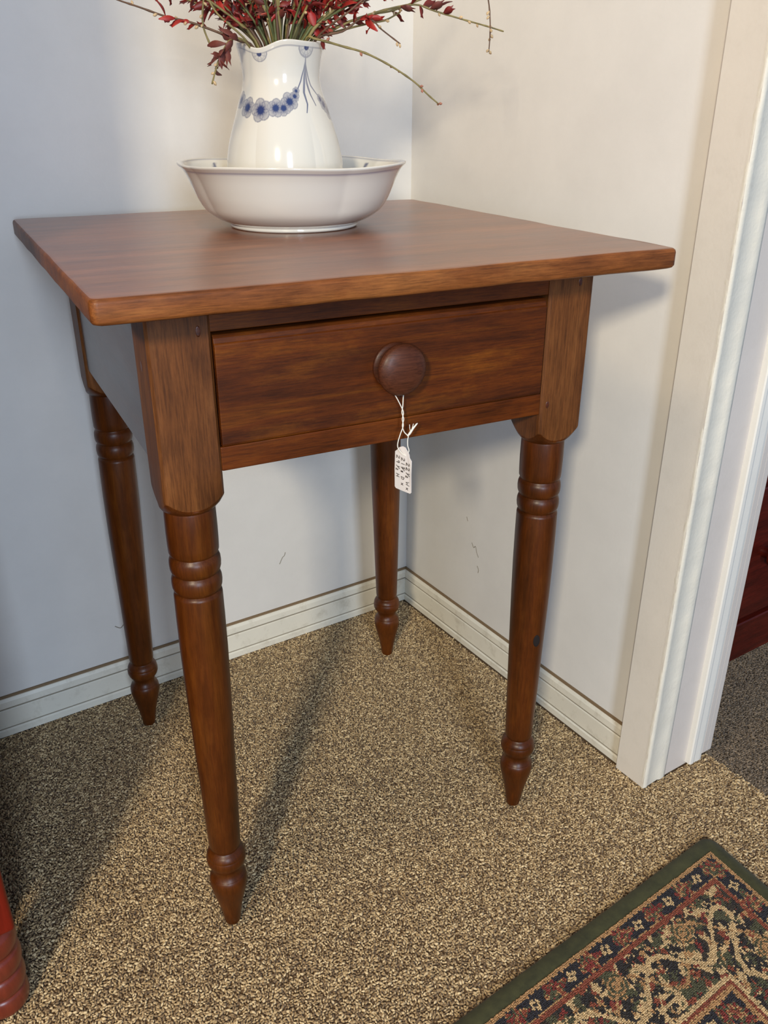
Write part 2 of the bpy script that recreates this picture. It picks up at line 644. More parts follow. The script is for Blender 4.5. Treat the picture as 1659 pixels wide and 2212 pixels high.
GR = {}
for i, bl in enumerate(blobs):
    for gx in range(int((bl[0] - 0.02) / 0.02), int((bl[0] + 0.02) / 0.02) + 1):
        for gy in range(int((bl[1] - 0.02) / 0.02), int((bl[1] + 0.02) / 0.02) + 1):
            GR.setdefault((gx, gy), []).append(bl)


def field(s, t):
    c = BLK if noise.noise(Vector((s * 30, t * 30, 5))) > 0 else srgb(52, 42, 30)
    for bs_, bt, bc, a, b, an, sd in GR.get((int(s / 0.02), int(t / 0.02)), ()):
        dx, dy = s - bs_, t - bt
        u, v = dx * cos(an) + dy * sin(an), -dx * sin(an) + dy * cos(an)
        th = atan2(v, u)
        k = 1 + 0.28 * sin(5 * th + sd) + 0.15 * sin(9 * th + 2 * sd)
        if (u / a) ** 2 + (v / b) ** 2 < k * k:
            c = bc
    return c


def band(d, w0, w1, al, per):
    """floral guard stripe: navy ground, cream rosettes, red and olive leaves"""
    m = (d - w0) / (w1 - w0) - 0.5
    ph = (al / per) % 1.0
    u = (ph - 0.25) * per
    v = m * (w1 - w0)
    r = hypot(u, v)
    th = atan2(v, u)
    if r < 0.0062 * (1 + 0.25 * sin(4 * th)):
        return BLK if r < 0.0022 else CREAM
    u2 = (ph - 0.75) * per
    r2 = hypot(u2 * 0.62, v)
    if r2 < 0.0105 * (1 + 0.25 * sin(6 * atan2(v, u2) + 1)):
        q = noise.noise(Vector((al * 160, d * 160, 1)))
        return RED if q > 0.15 else (OLIVE if q > -0.1 else (TAN if q > -0.25 else RUST))
    return NAVY


def rug_color(s, t):
    j = 0.0011
    d = min(s, t) + j * noise.noise(Vector((s * 260, t * 260, 0))) + 0.0009 * noise.noise(Vector((s * 700, t * 700, 4)))
    al = max(s, t)
    if d < BIND + 0.0045 + 0.001 * sin(al * 2 * pi / 0.009):
        return TAN
    if d < 0.048:
        return band(d, 0.026, 0.048, al, 0.056)
    if d < 0.0495:
        return TAN
    if d < 0.0545:
        return RUST
    if d < 0.137:
        # leafy main border, cream leaf scrolls on a mixed ground
        w = (d - 0.096) - 0.021 * sin(al * 2 * pi / 0.115)
        if abs(w) < 0.0035 + 0.0035 * noise.noise(Vector((s * 120, t * 120, 8))):
            return CREAM
        w2 = (d - 0.094) + 0.024 * sin(al * 2 * pi / 0.115 + 0.6)
        if abs(w2) < 0.0022 + 0.003 * noise.noise(Vector((s * 150, t * 150, 3))):
            return TAN
        ph = (al / 0.115) % 1.0
        u, v = (ph - 0.25) * 0.115, d - 0.074
        r = hypot(u, v)
        if r < 0.0145 * (1 + 0.2 * sin(5 * atan2(v, u))):
            return TAN if int(r / 0.0028) % 2 else OLIVE
        return field(s, t)
    if d < 0.1425:
        return CREAM
    if d < 0.1465:
        return RUST
    if d < 0.1525:
        return TAN
    if d < 0.176:
        return band(d, 0.1525, 0.176, al + 0.01, 0.05)
    if d < 0.182:
        return TAN
    if d < 0.188:
        return RED
    return field(s, t)


pts, cols = [], []
st = 0.0019
t = BIND
while t < RH - 0.01:
    s = BIND
    while s < RW - 0.01:
        if s < 0.58 and t < 0.36:
            p = rug_pt(s, t, 0.0062)
            pts.append((p[0] + rb.gauss(0, 0.00025), p[1] + rb.gauss(0, 0.00025), 0.0058 + rb.uniform(-0.0003, 0.0004)))
            cols.append(rug_color(s, t))
        s += st
    t += st
mat_rugyarn = yarn_mat('rug_yarn', None, 'yarn', 0.15)
tuft_r = tuft_proto('tuft_rug', mat_rugyarn, 0.00135, 0.0012, 0.0016, 8)
pile('pile', pts, tuft_r, 3, 0.85, 1.15, 0.3, parent=rug, colors=cols)
mat_jute = paint('rug_backing', srgb(60, 48, 36), 0.95)
v = [rug_pt(0.008, 0.008, -0.0005), rug_pt(RW, 0.008, -0.0005), rug_pt(RW, RH, -0.0005), rug_pt(0.008, RH, -0.0005)]
v += [(p[0], p[1], 0.0052) for p in v]
mesh_obj('backing', v, [(0, 1, 2, 3), (7, 6, 5, 4), (0, 4, 5, 1), (1, 5, 6, 2), (2, 6, 7, 3), (3, 7, 4, 0)], mat_jute, rug, smooth=False)

# green cloth binding: folded tape with a rounded outer edge, a chopped corner
m, nt, bs = new_mat('green_binding')
tc = N(nt, 'ShaderNodeTexCoord')
n1 = N(nt, 'ShaderNodeTexNoise', Scale=60.0, Detail=6.0, Roughness=0.7)
nt.links.new(tc.outputs['Object'], n1.inputs['Vector'])
r = ramp(nt, [(0.3, srgb(42, 43, 16)), (0.7, srgb(68, 68, 34))])
nt.links.new(n1.outputs[0], r.inputs[0])
nt.links.new(r.outputs[0], bs.inputs['Base Color'])
bs.inputs['Roughness'].default_value = 0.8
bs.inputs['Sheen Weight'].default_value = 0.1
wv = N(nt, 'ShaderNodeTexVoronoi', Scale=1400.0)
nt.links.new(tc.outputs['Object'], wv.inputs['Vector'])
bpn = N(nt, 'ShaderNodeBump', Strength=0.4, Distance=0.0004)
nt.links.new(wv.outputs['Distance'], bpn.inputs['Height'])
nt.links.new(bpn.outputs[0], bs.inputs['Normal'])
mat_bind = m


def binding(path_out, path_in):
    n = len(path_out)
    sec = [(0.0, -0.002), (-0.001, 0.001), (0.0, 0.0038), (0.12, 0.0062), (0.45, 0.0070), (0.85, 0.0066), (1.0, 0.0048)]
    vv, ff = [], []
    k = len(sec)
    for po, pi_ in zip(path_out, path_in):
        for u, z in sec:
            s = po[0] + (pi_[0] - po[0]) * u
            t = po[1] + (pi_[1] - po[1]) * u
            w = 0.0004 * noise.noise(Vector((s * 60, t * 60, u)))
            vv.append(rug_pt(s + w, t + w, z + w * 0.5))
    for j in range(n - 1):
        for i in range(k - 1):
            ff.append((j * k + i, j * k + i + 1, (j + 1) * k + i + 1, (j + 1) * k + i))
    return vv, ff


po = [(RW - i * (RW - 0.014) / 80, 0.0) for i in range(81)]
pi_ = [(max(p[0], BIND + 0.001), BIND) for p in po]
po += [(0.009, 0.0015), (0.0045, 0.005)]
pi_ += [(BIND, BIND), (BIND, BIND)]
v, f = binding(po, pi_)
mesh_obj('binding', v, f, mat_bind, rug)
po = [(0.0045, 0.005), (0.0015, 0.010)] + [(0.0, 0.014 + i * (RH - 0.014) / 50) for i in range(51)]
pi_ = [(BIND, BIND), (BIND, BIND)] + [(BIND, max(BIND + 0.001, 0.014 + i * (RH - 0.014) / 50)) for i in range(51)]
v, f = binding(po, pi_)
mesh_obj('binding', v, f, mat_bind, rug)

# ------------------------------------------------------------------ the drawer table
TX, TY, YAW = -0.672032, -0.57019, -0.109666
TW, TD, TH, TT = 0.5534, 0.5373, 0.749, 0.0196
table = empty('side_table', (TX, TY, 0), YAW)
tag(table, 'brown wooden one-drawer table on four turned legs in the corner', 'table')
OS, OF, PW, OB = 0.0479, 0.0616, 0.0547, 0.0288
cu, su = cos(YAW), sin(YAW)


def t2w(p):
    return Vector((TX + p[0] * cu - p[1] * su, TY + p[0] * su + p[1] * cu, p[2]))


# tabletop: grid slab with softened, slightly worn edges
def slab(name, x0, x1, y0, y1, z0, z1, mats, parent):
    nx, ny = 60, 56
    bev = [(0.0, 0.0045), (0.0005, 0.0018), (0.0022, 0.0)]
    prof = []          # inset, z from the bottom up round to the top
    prof += [(0.0035, z0), (0.0012, z0 + 0.0010), (0.0, z0 + 0.0032)]
    prof += [(0.0, z0 + (z1 - z0) * 0.5), (0.0, z1 - 0.0042), (0.0006, z1 - 0.0018), (0.0022, z1 - 0.0004), (0.005, z1)]
    ring = []
    R = 0.006

    def corner_ring(ins):
        pts = []
        xs0, xs1, ys0, ys1 = x0 + ins, x1 - ins, y0 + ins, y1 - ins
        rr = R
        def arc(cx, cy, a0):
            for k in range(5):
                a = a0 + (pi / 2) * k / 4
                pts.append((cx + rr * cos(a), cy + rr * sin(a)))
        def line(ax, ay, bx, by, n):
            for k in range(1, n):
                t = k / n
                pts.append((ax + (bx - ax) * t, ay + (by - ay) * t))
        arc(xs0 + rr, ys0 + rr, pi)
        line(xs0 + rr, ys0, xs1 - rr, ys0, nx)
        arc(xs1 - rr, ys0 + rr, 1.5 * pi)
        line(xs1, ys0 + rr, xs1, ys1 - rr, ny)
        arc(xs1 - rr, ys1 - rr, 0)
        line(xs1 - rr, ys1, xs0 + rr, ys1, nx)
        arc(xs0 + rr, ys1 - rr, 0.5 * pi)
        line(xs0, ys1 - rr, xs0, ys0 + rr, ny)
        return pts
    verts, faces, fmat = [], [], []
    for ins, z in prof:
        for (x, y) in corner_ring(ins):
            wz = 0.0007 * noise.noise(Vector((x * 18, y * 18, z * 30)))
            wy = 0.0006 * noise.noise(Vector((x * 30, y * 30 + 7, z * 60)))
            verts.append((x + wy * 0.5, y + wy, z + (wz if ins < 0.003 or z < (z0 + z1) / 2 else wz * 0.5)))
    n = len(corner_ring(0))
    for j in range(len(prof) - 1):
        for i in range(n):
            a, b = j * n + i, j * n + (i + 1) % n
            faces.append((a, b, b + n, a + n))
            fmat.append(1 if j < 6 else 0)
    faces.append(tuple(range((len(prof) - 1) * n, len(prof) * n)))
    fmat.append(0)
    faces.append(tuple(reversed(range(n))))
    fmat.append(1)
    o = mesh_obj(name, verts, faces, None, parent, mats=mats, fmat=fmat)
    o.modifiers.new('wn', 'WEIGHTED_NORMAL')
    return o


slab('tabletop', 0, TW, 0, TD, TH - TT, TH, [mat_top, mat_edge], table)

ZB = TH - TT            # underside of the top


def make_leg(px, py, foot):
    """square post that is shouldered into a turned leg; px, py the post's low corner"""
    cx, cy = px + PW / 2, py + PW / 2
    h = PW / 2
    n = 64
    verts, faces = [], []

    def sq(a):
        c, s = abs(cos(a)), abs(sin(a))
        rho = h / max(c, s)
        return min(rho, h * 1.385)          # worn arris
    # post rings from the top down, subdivided for a slightly worn surface
    rings = []
    ztop = ZB - 0.0003
    for k in range(8):
        z = ztop + (0.585 - ztop) * k / 7
        rings.append([(sq(2 * pi * (i + 0.5) / n), z) for i in range(n)])

    def zs(rho):
        t = (rho - h) / (h * 0.385)
        return 0.5425 + 0.012 * t ** 1.3
    rings.append([(sq(2 * pi * (i + 0.5) / n), zs(sq(2 * pi * (i + 0.5) / n)) + 0.0015) for i in range(n)])
    rings.append([(sq(2 * pi * (i + 0.5) / n) * 0.985, zs(sq(2 * pi * (i + 0.5) / n))) for i in range(n)])
    rings.append([(h + (sq(2 * pi * (i + 0.5) / n) - h) * 0.45, 0.5400 + (zs(sq(2 * pi * (i + 0.5) / n)) - 0.5400) * 0.42) for i in range(n)])
    for r, z in ((0.0262, 0.5392), (0.0243, 0.5378), (0.0236, 0.5370)):
        rings.append([(r, z)] * n)
    prof = [(0.5350, 0.0240), (0.515, 0.0243), (0.500, 0.0241), (0.4925, 0.0238), (0.4905, 0.0230), (0.4890, 0.0218), (0.4878, 0.0222),
            (0.4862, 0.0234), (0.4835, 0.0243), (0.4790, 0.0246), (0.4745, 0.0243), (0.4715, 0.0234), (0.4700, 0.0220), (0.4690, 0.0215),
            (0.4678, 0.0222), (0.4660, 0.0233), (0.4630, 0.0241), (0.4585, 0.0243), (0.4545, 0.0239), (0.4518, 0.0230), (0.4505, 0.0217),
            (0.4494, 0.0214), (0.4483, 0.0222), (0.4470, 0.0233), (0.4450, 0.0236), (0.42, 0.0238), (0.38, 0.0237), (0.34, 0.0231), (0.29, 0.0219), (0.24, 0.0206), (0.19, 0.0194),
            (0.15, 0.0184), (0.124, 0.0177), (0.1195, 0.0172), (0.1175, 0.0160), (0.1165, 0.0156), (0.1155, 0.0162), (0.1140, 0.0180),
            (0.1120, 0.0196), (0.1095, 0.0208), (0.1075, 0.0213), (0.1068, 0.0211), (0.1060, 0.0215), (0.1030, 0.0222), (0.0990, 0.0221),
            (0.0950, 0.0208), (0.0910, 0.0183), (0.0880, 0.0164), (0.0855, 0.0156), (0.0835, 0.0158), (0.0810, 0.0166), (0.0785, 0.0180),
            (0.0770, 0.0192), (0.0763, 0.0190), (0.0755, 0.0197), (0.0730, 0.0208), (0.0690, 0.0213), (0.0640, 0.0212), (0.0580, 0.0201), (0.0500, 0.0185),
            (0.0400, 0.0160), (0.0280, 0.0133), (0.0150, 0.0110), (0.0040, 0.0097), (0.0005, 0.0088), (-0.0005, 0.0070)]
    for z, r in prof:
        rings.append([(r, z)] * n)
    z1 = 0.54
    for ring in rings:
        for i, (r, z) in enumerate(ring):
            a = 2 * pi * (i + 0.5) / n
            t = max(0.0, (z1 - z) / z1)
            ox, oy = (foot[0] - cx) * t, (foot[1] - cy) * t
            w = 1 + 0.004 * noise.noise(Vector((cx * 50 + cos(a), cy * 50 + sin(a), z * 25)))
            verts.append((cx + ox + r * w * cos(a), cy + oy + r * w * sin(a), z))
    for j in range(len(rings) - 1):
        for i in range(n):
            a, b = j * n + i, j * n + (i + 1) % n
            faces.append((a, a + n, b + n, b))
    faces.append(tuple(range(n)))
    faces.append(tuple(reversed(range((len(rings) - 1) * n, len(rings) * n))))
    fm = [0 if (f[0] // n) < 9 and len(f) == 4 else 1 for f in faces]
    o = mesh_obj('leg', verts, faces, None, table, mats=[mat_post, mat_leg], fmat=fm)
    return o


corners = [(OS, OF, (0.0725, 0.0795)), (TW - OS - PW, OF, (0.478, 0.0868)),
           (OS, TD - OB - PW, (0.0665, 0.4840)), (TW - OS - PW, TD - OB - PW, (0.4848, 0.4842))]
legs = []
for px, py, ft in corners:
    o = make_leg(px, py, ft)
    md = o.modifiers.new('es', 'EDGE_SPLIT')
    md.split_angle = radians(40)
    legs.append(o)

XL, XR = OS + PW, TW - OS - PW          # inner faces of the posts
YB = TD - OB - PW
ZU, ZD, ZL = 0.7016, 0.5986, 0.5757
bevel_box('upper_rail', (XL, OF + 0.003, ZU), (XR, OF + 0.022, ZB), mat_rail, table, 0.0008)
bevel_box('lower_rail', (XL, OF + 0.002, ZL), (XR, OF + 0.022, ZD), mat_rail, table, 0.0012)
for x0, x1 in ((OS + 0.0030, OS + 0.022), (TW - OS - 0.022, TW - OS - 0.0025)):
    bevel_box('side_apron', (x0, OF + PW, ZL + 0.001), (x1, YB, ZB), mat_side, table, 0.001)
bevel_box('back_apron', (XL, TD - OB - 0.022, ZL), (XR, TD - OB - 0.003, ZB), mat_rail, table, 0.001)
# drawer: front with a thumb-moulded upper lip, box behind it, turned knob
dr = [(OF - 0.0005, ZD + 0.0012), (OF - 0.0012, ZD + 0.0035), (OF - 0.0012, ZU - 0.0110), (OF + 0.0002, ZU - 0.0095), (OF + 0.0012, ZU - 0.0055),
      (OF + 0.0035, ZU - 0.0028), (OF + 0.020, ZU - 0.0028), (OF + 0.020, ZD + 0.0012)]
drawer = extrude_profile('drawer', dr, 'x', XL + 0.0014, XR - 0.0034, mat_drawer, table)
bv = drawer.modifiers.new('bv', 'BEVEL')
bv.width = 0.0008
bv.segments = 2
bv.limit_method = 'ANGLE'
for x0, x1 in ((XL + 0.004, XL + 0.014), (XR - 0.014, XR - 0.004)):
    bevel_box('drawer_side', (x0, OF + 0.020, ZD + 0.004), (x1, YB + 0.01, ZU - 0.006), mat_rail, drawer, 0.0005)
bevel_box('drawer_bottom', (XL + 0.014, OF + 0.020, ZD + 0.004), (XR - 0.014, YB + 0.01, ZD + 0.010), mat_rail, drawer, 0.0005)
KX, KZ = 0.2735, 0.653
kp = [(0.0, 0.0215), (0.0018, 0.0222), (0.0032, 0.0215), (0.0040, 0.0160), (0.0055, 0.0125), (0.0085, 0.0120), (0.0110, 0.0135), (0.0130, 0.0180), (0.0143, 0.0224),
      (0.0160, 0.0243), (0.0180, 0.0247), (0.0200, 0.0240), (0.0222, 0.0222), (0.0246, 0.0170), (0.0260, 0.0110), (0.0266, 0.0050), (0.0267, 0.0)]
v, f = [], []
n = 48
for d, r in kp:
    for i in range(n):
        a = 2 * pi * i / n
        v.append((KX + r * cos(a), OF - 0.0012 - d, KZ + r * sin(a)))
for j in range(len(kp) - 1):
    for i in range(n):
        a, b = j * n + i, j * n + (i + 1) % n
        f.append((a, b, b + n, a + n))
mesh_obj('knob', v, f, mat_knob, drawer)

mat_peg = wood('peg_wood', srgb(60, 26, 12), srgb(88, 42, 20), srgb(104, 56, 30), 'x', spots=False)


def disc_peg(parent, c, nrm, r, sz=1.0, mat=mat_peg, t=0.0006):
    n = 14
    nrm = Vector(nrm).normalized()
    up = Vector((0, 0, 1))
    s = nrm.cross(up).normalized()
    v = []
    for k, (rr, h) in enumerate(((1, -0.001), (1, 0.0001), (0.7, 0.0002), (0.0, 0.0002))):
        for i in range(n):
            a = 2 * pi * i / n
            v.append(Vector(c) + s * (r * rr * cos(a)) + up * (r * rr * sz * sin(a)) + nrm * h)
    f = []
    for j in range(3):
        for i in range(n):
            a, b = j * n + i, j * n + (i + 1) % n
            f.append((a, b, b + n, a + n))
    return mesh_obj('peg', v, f, mat, parent)


disc_peg(legs[0], (OS, OF + 0.028, 0.673), (-1, 0, 0), 0.0032, 1.5)
disc_peg(legs[0], (OS + PW - 0.011, OF, 0.704), (0, -1, 0), 0.0022, 2.2)
disc_peg(legs[1], (TW - OS - PW + 0.008, OF, 0.586), (0, -1, 0), 0.0022, 1.8)
disc_peg(legs[1], (TW - OS - 0.018, OF, 0.712), (0, -1, 0), 0.0022, 2.0)
# the knot on the right front leg
kn = disc_peg(legs[1], (0.4765, 0.0876 - 0.0222, 0.279), (-0.25, -1, 0), 0.0042, 2.0, mat_gap)
kn.name = 'knot'

# ------------------------------------------------------------------ price tag on a string
tagroot = empty('price_tag', tuple(t2w((KX, OF - 0.008, KZ))), YAW)
tag(tagroot, 'white paper price tag with handwritten sizes hanging from drawer knob', 'tag')
mat_str, nt, bs = new_mat('white_string')
bs.inputs['Base Color'].default_value = srgb(240, 236, 222)
bs.inputs['Roughness'].default_value = 0.8
mat_card = paint('tag_card', srgb(250, 243, 236), 0.75, bump=0.1)
mat_ink, nt, bs = new_mat('pencil_ink')
bs.inputs['Base Color'].default_value = srgb(52, 46, 48)
bs.inputs['Roughness'].default_value = 0.7


def tl(x, y, z):       # table coordinates -> tag-local
    return Vector((x - KX, y - (OF - 0.008), z - KZ))


sy = OF - 0.0120
S = [  # loop: over the knob neck, down, twisted, apart, through the hole
    [(0.2735, OF - 0.007, 0.6655), (0.2655, OF - 0.007, 0.6600), (0.2600, OF - 0.007, 0.6500), (0.2640, OF - 0.0075, 0.6380), (0.2712, OF - 0.0100, 0.6260),
     (0.2766, OF - 0.0115, 0.6150), (0.2790, sy, 0.6085), (0.2778, sy, 0.6020), (0.2790, sy, 0.5955), (0.2762, sy, 0.5880),
     (0.2735, sy, 0.5800), (0.2733, sy, 0.5740), (0.2755, sy - 0.004, 0.5690), (0.2785, sy - 0.007, 0.5668)],
    [(0.2735, OF - 0.007, 0.6655), (0.2815, OF - 0.007, 0.6600), (0.2868, OF - 0.007, 0.6500), (0.2840, OF - 0.0075, 0.6380), (0.2800, OF - 0.0100, 0.6260),
     (0.2785, OF - 0.0115, 0.6150), (0.2774, sy, 0.6085), (0.2794, sy, 0.6020), (0.2780, sy, 0.5955), (0.2800, sy, 0.5890), (0.2822, sy - 0.002, 0.5860), (0.2832, sy - 0.002, 0.5850)],
    [(0.2838, sy - 0.002, 0.5848), (0.2824, sy - 0.003, 0.5810), (0.2815, sy - 0.005, 0.5760), (0.2812, sy - 0.008, 0.5715), (0.2785, sy - 0.007, 0.5668)],
]
vv, ff = [], []


def add(vf):
    base = len(vv)
    vv.extend(vf[0])
    ff.extend([tuple(i + base for i in q) for q in vf[1]])


for s in S:
    add(tube_data(spline([tl(*p) for p in s], 6), 0.00052, 6))
add(tube_data([tl(0.2826, sy - 0.002, 0.5846), tl(0.2850, sy - 0.002, 0.5870), tl(0.2885, sy - 0.002, 0.5915), tl(0.2925, sy - 0.002, 0.5955), tl(0.2935, sy - 0.002, 0.5962)],
              [0.0008, 0.0013, 0.0011, 0.0008, 0.0005], 7))
add(tube_data([tl(0.2858, sy - 0.002, 0.5885), tl(0.2850, sy - 0.002, 0.5925), tl(0.2848, sy - 0.002, 0.5962)], 0.00035, 5))
add(tube_data([tl(0.2868, sy - 0.002, 0.5895), tl(0.2880, sy - 0.002, 0.5930), tl(0.2890, sy - 0.002, 0.5964)], 0.00040, 5))
mesh_obj('string', vv, ff, mat_str, tagroot)
# card: width runs towards the viewer, length hangs down. local 2-D (a across, b down)
CO = tl(0.2745, OF - 0.0045, 0.5690)             # top of the card, far edge
CA = Vector((0.0065, -0.0240, 0.0005)) / 0.0248
CB = Vector((0.0012, 0.0015, -1)).normalized()
CN = CA.cross(CB).normalized()
if CN.x > 0:
    CN = -CN


def card_pt(a, b, h=0.0):
    bend = 0.0006 * sin(b * 70)
    return CO + CA * a + CB * b + CN * (h + bend)


W2, LN = 0.0235, 0.0405
out = [(0.0020, 0.0), (0.0060, -0.0042), (0.0105, -0.0062), (0.0140, -0.0058), (0.0165, -0.0035), (0.0190, -0.0010), (0.0200, 0.0005), (0.0205, 0.0030), (0.0235, 0.0060), (0.0235, 0.020), (0.0235, LN - 0.0015),
       (0.0220, LN), (0.012, LN + 0.0002), (0.0015, LN), (0.0, LN - 0.0015), (0.0, 0.020), (0.0, 0.0015)]
n = len(out)
v = [card_pt(a, b, 0.0002) for a, b in out] + [card_pt(a, b, -0.0002) for a, b in out]
f = [tuple(range(n)), tuple(reversed(range(n, 2 * n)))] + [(i, (i + 1) % n, (i + 1) % n + n, i + n) for i in range(n)]
mesh_obj('card', v, f, mat_card, tagroot, smooth=False)
# handwriting: glyph strokes on a unit cell (x right, y up), the lines read downwards
G = {'2': [[(0.05, 0.8), (0.25, 1), (0.55, 0.95), (0.6, 0.7), (0.3, 0.35), (0.0, 0.05), (0.7, 0.0)]],
     '1': [[(0.3, 1), (0.25, 0)]],
     '9': [[(0.55, 0.8), (0.3, 1), (0.08, 0.75), (0.25, 0.5), (0.55, 0.7), (0.55, 0.9), (0.45, 0.0)]],
     '5': [[(0.6, 1), (0.15, 0.95), (0.1, 0.55), (0.5, 0.5), (0.55, 0.15), (0.05, 0.0)]],
     '8': [[(0.5, 0.9), (0.2, 1), (0.1, 0.75), (0.5, 0.35), (0.3, 0.0), (0.05, 0.25), (0.5, 0.7), (0.5, 0.9)]],
     '/': [[(0.0, 0.0), (0.6, 1.0)]],
     'W': [[(0.0, 0.9), (0.15, 0.0), (0.4, 0.6), (0.6, 0.0), (0.8, 0.95)]],
     'D': [[(0.15, 0.95), (0.1, 0.0), (0.6, 0.3), (0.6, 0.75), (0.15, 0.95)]],
     'H': [[(0.05, 1), (0.0, 0)], [(0.6, 1), (0.55, 0)], [(0.05, 0.5), (0.55, 0.5)]],
     'x': [[(0.0, 0.6), (0.5, 0.0)], [(0.5, 0.6), (0.05, 0.05)]]}
vv, ff = [], []


def write(chars, a_base, b0):
    """chars: (glyph, advance position, size, vertical offset)"""
    for g, pos, size, vo in chars:
        for stroke in G[g]:
            pp = []
            for x, y in stroke:
                b = b0 + pos + x * size
                a = a_base + (y * size + vo)
                pp.append(card_pt(a, b, 0.00035))
            add(tube_data(pp, 0.00030, 5))


h = 0.0046
write([('2', 0.0000, h, 0), ('2', 0.0048, h, 0), ('1', 0.0104, h * .6, .0022), ('/', 0.0104, h * 1.1, 0), ('2', 0.0136, h * .62, -.0004), ('W', 0.0200, h, 0), ('x', 0.0262, h, 0)], 0.0165, 0.0090)
write([('2', 0.0000, h, 0), ('1', 0.0050, h, 0), ('5', 0.0092, h * .7, .0018), ('/', 0.0098, h * 1.1, 0), ('8', 0.0134, h * .7, -.0006), ('D', 0.0196, h, 0), ('x', 0.0266, h, 0)], 0.0095, 0.0055)
write([('2', 0.0000, h, 0), ('9', 0.0050, h, 0), ('1', 0.0108, h * .6, .0022), ('/', 0.0106, h * 1.1, 0), ('2', 0.0138, h * .62, -.0004), ('H', 0.0196, h, 0)], 0.0025, 0.0045)
mesh_obj('handwriting', vv, ff, mat_ink, tagroot)

# ------------------------------------------------------------------ wash bowl
ZT = TH
BC = Vector((-0.3552, -0.2781, ZT))
FW = Vector((0.4609, 0.8874, 0))
RT = Vector((0.8874, -0.4609, 0))
WHITE = (0.70, 0.685, 0.62)
BLUE = (0.030, 0.050, 0.15)


def lerp3(a, b, t):
    t = max(0.0, min(1.0, t))
    return tuple(a[i] + (b[i] - a[i]) * t for i in range(3))


def sst(e0, e1, x):
    t = max(0.0, min(1.0, (x - e0) / (e1 - e0)))
    return t * t * (3 - 2 * t)


def view_dir(phi):          # phi measured from the side that faces the viewer, positive to the right
    return -FW * cos(phi) + RT * sin(phi)


def revolve(name, prof, nseg, shape, color, mat, parent=None):
    verts, faces, cols = [], [], []
    for k, (z, r, ins) in enumerate(prof):
        for i in range(nseg):
            phi = 2 * pi * i / nseg - pi
            rr, zz = shape(phi, z, r, ins)
            d = view_dir(phi)
            verts.append((d.x * rr, d.y * rr, zz))
            cols.append(color(phi, z, r, ins))
    for j in range(len(prof) - 1):
        for i in range(nseg):
            a, b = j * nseg + i, j * nseg + (i + 1) % nseg
            faces.append((a, b, b + nseg, a + nseg))
    faces.append(tuple(range(nseg)))
    faces.append(tuple(range((len(prof) - 1) * nseg, len(prof) * nseg)))
    o = mesh_obj(name, verts, faces, mat, parent)
    at = o.data.attributes.new('paint', 'FLOAT_COLOR', 'POINT')
    flat = []
    for c in cols:
        flat += [c[0], c[1], c[2], 1.0]
    at.data.foreach_set('color', flat)
    bm = bmesh.new()
    bm.from_mesh(o.data)
    bmesh.ops.recalc_face_normals(bm, faces=bm.faces[:])
    bm.to_mesh(o.data)
    bm.free()
    o.data.polygons.foreach_set('use_smooth', [True] * len(o.data.polygons))
    return o


def densify(p, sub):
    out = []
    for i in range(len(p) - 1):
        p0, p1, p2, p3 = p[max(i - 1, 0)], p[i], p[i + 1], p[min(i + 2, len(p) - 1)]
        for k in range(sub):
            t = k / sub
            q = [0.5 * (2 * p1[c] + (p2[c] - p0[c]) * t + (2 * p0[c] - 5 * p1[c] + 4 * p2[c] - p3[c]) * t * t
                        + (-p0[c] + 3 * p1[c] - 3 * p2[c] + p3[c]) * t ** 3) for c in range(2)]
            out.append((q[0], q[1], p1[2]))
    out.append(p[-1])
    return out


bowl_prof = densify([(0.0004, 0.0660, 0), (0.0004, 0.0700, 0), (0.0022, 0.0722, 0), (0.0046, 0.0722, 0), (0.0062, 0.0755, 0), (0.0110, 0.0868, 0), (0.0190, 0.0985, 0), (0.0300, 0.1065, 0),
                     (0.0430, 0.1125, 0), (0.0540, 0.1172, 0), (0.0615, 0.1215, 0), (0.0650, 0.1248, 0), (0.0668, 0.1266, 0), (0.0684, 0.1268, 1), (0.0690, 0.1250, 1),
                     (0.0668, 0.1205, 1), (0.0610, 0.1160, 1), (0.0500, 0.1110, 1), (0.0350, 0.1040, 1), (0.0210, 0.0930, 1), (0.0110, 0.0770, 1), (0.0075, 0.0600, 1), (0.0072, 0.0300, 1)], 4)


def bowl_shape(phi, z, r, ins):
    c = radians(29)
    u = (phi - c) / (pi / 2)
    f = abs(u - round(u)) * 2          # 0 at a crease, 1 at a lobe's crown
    amt = 0.050 * sst(0.004, 0.03, z) * (1 - f) ** 1.9 if r > 0.05 else 0
    zz = z - (0.0020 * (0.5 + 0.5 * cos(pi * f)) ** 1.5 * sst(0.045, 0.067, z))
    return r * (1 - amt), zz


def bowl_color(phi, z, r, ins):
    c = WHITE
    if ins and r > 0.118 and z > 0.058:
        d = abs(r - 0.1215)
        c = lerp3(BLUE, c, 0.35 + sst(0.0004, 0.0016, d))
    if not ins:
        d = abs(z - 0.0625)
        c = lerp3((0.25, 0.24, 0.33), c, 0.2 + sst(0.0004, 0.0016, d))
    if ins and 0.03 < z < 0.064:      # painted tassels inside
        for a0 in (-128, -95, 95, 128, 160, -160):
            w = abs(phi - radians(a0) - 3.0 * (0.064 - z))
            c = lerp3(BLUE, c, 0.1 + sst(0.012, 0.035, w))
    return c


bowl = revolve('wash_bowl', bowl_prof, 220, bowl_shape, bowl_color, mat_cer)
bowl.location = BC
tag(bowl, 'wide white ceramic wash bowl with blue rim line under the pitcher', 'bowl')

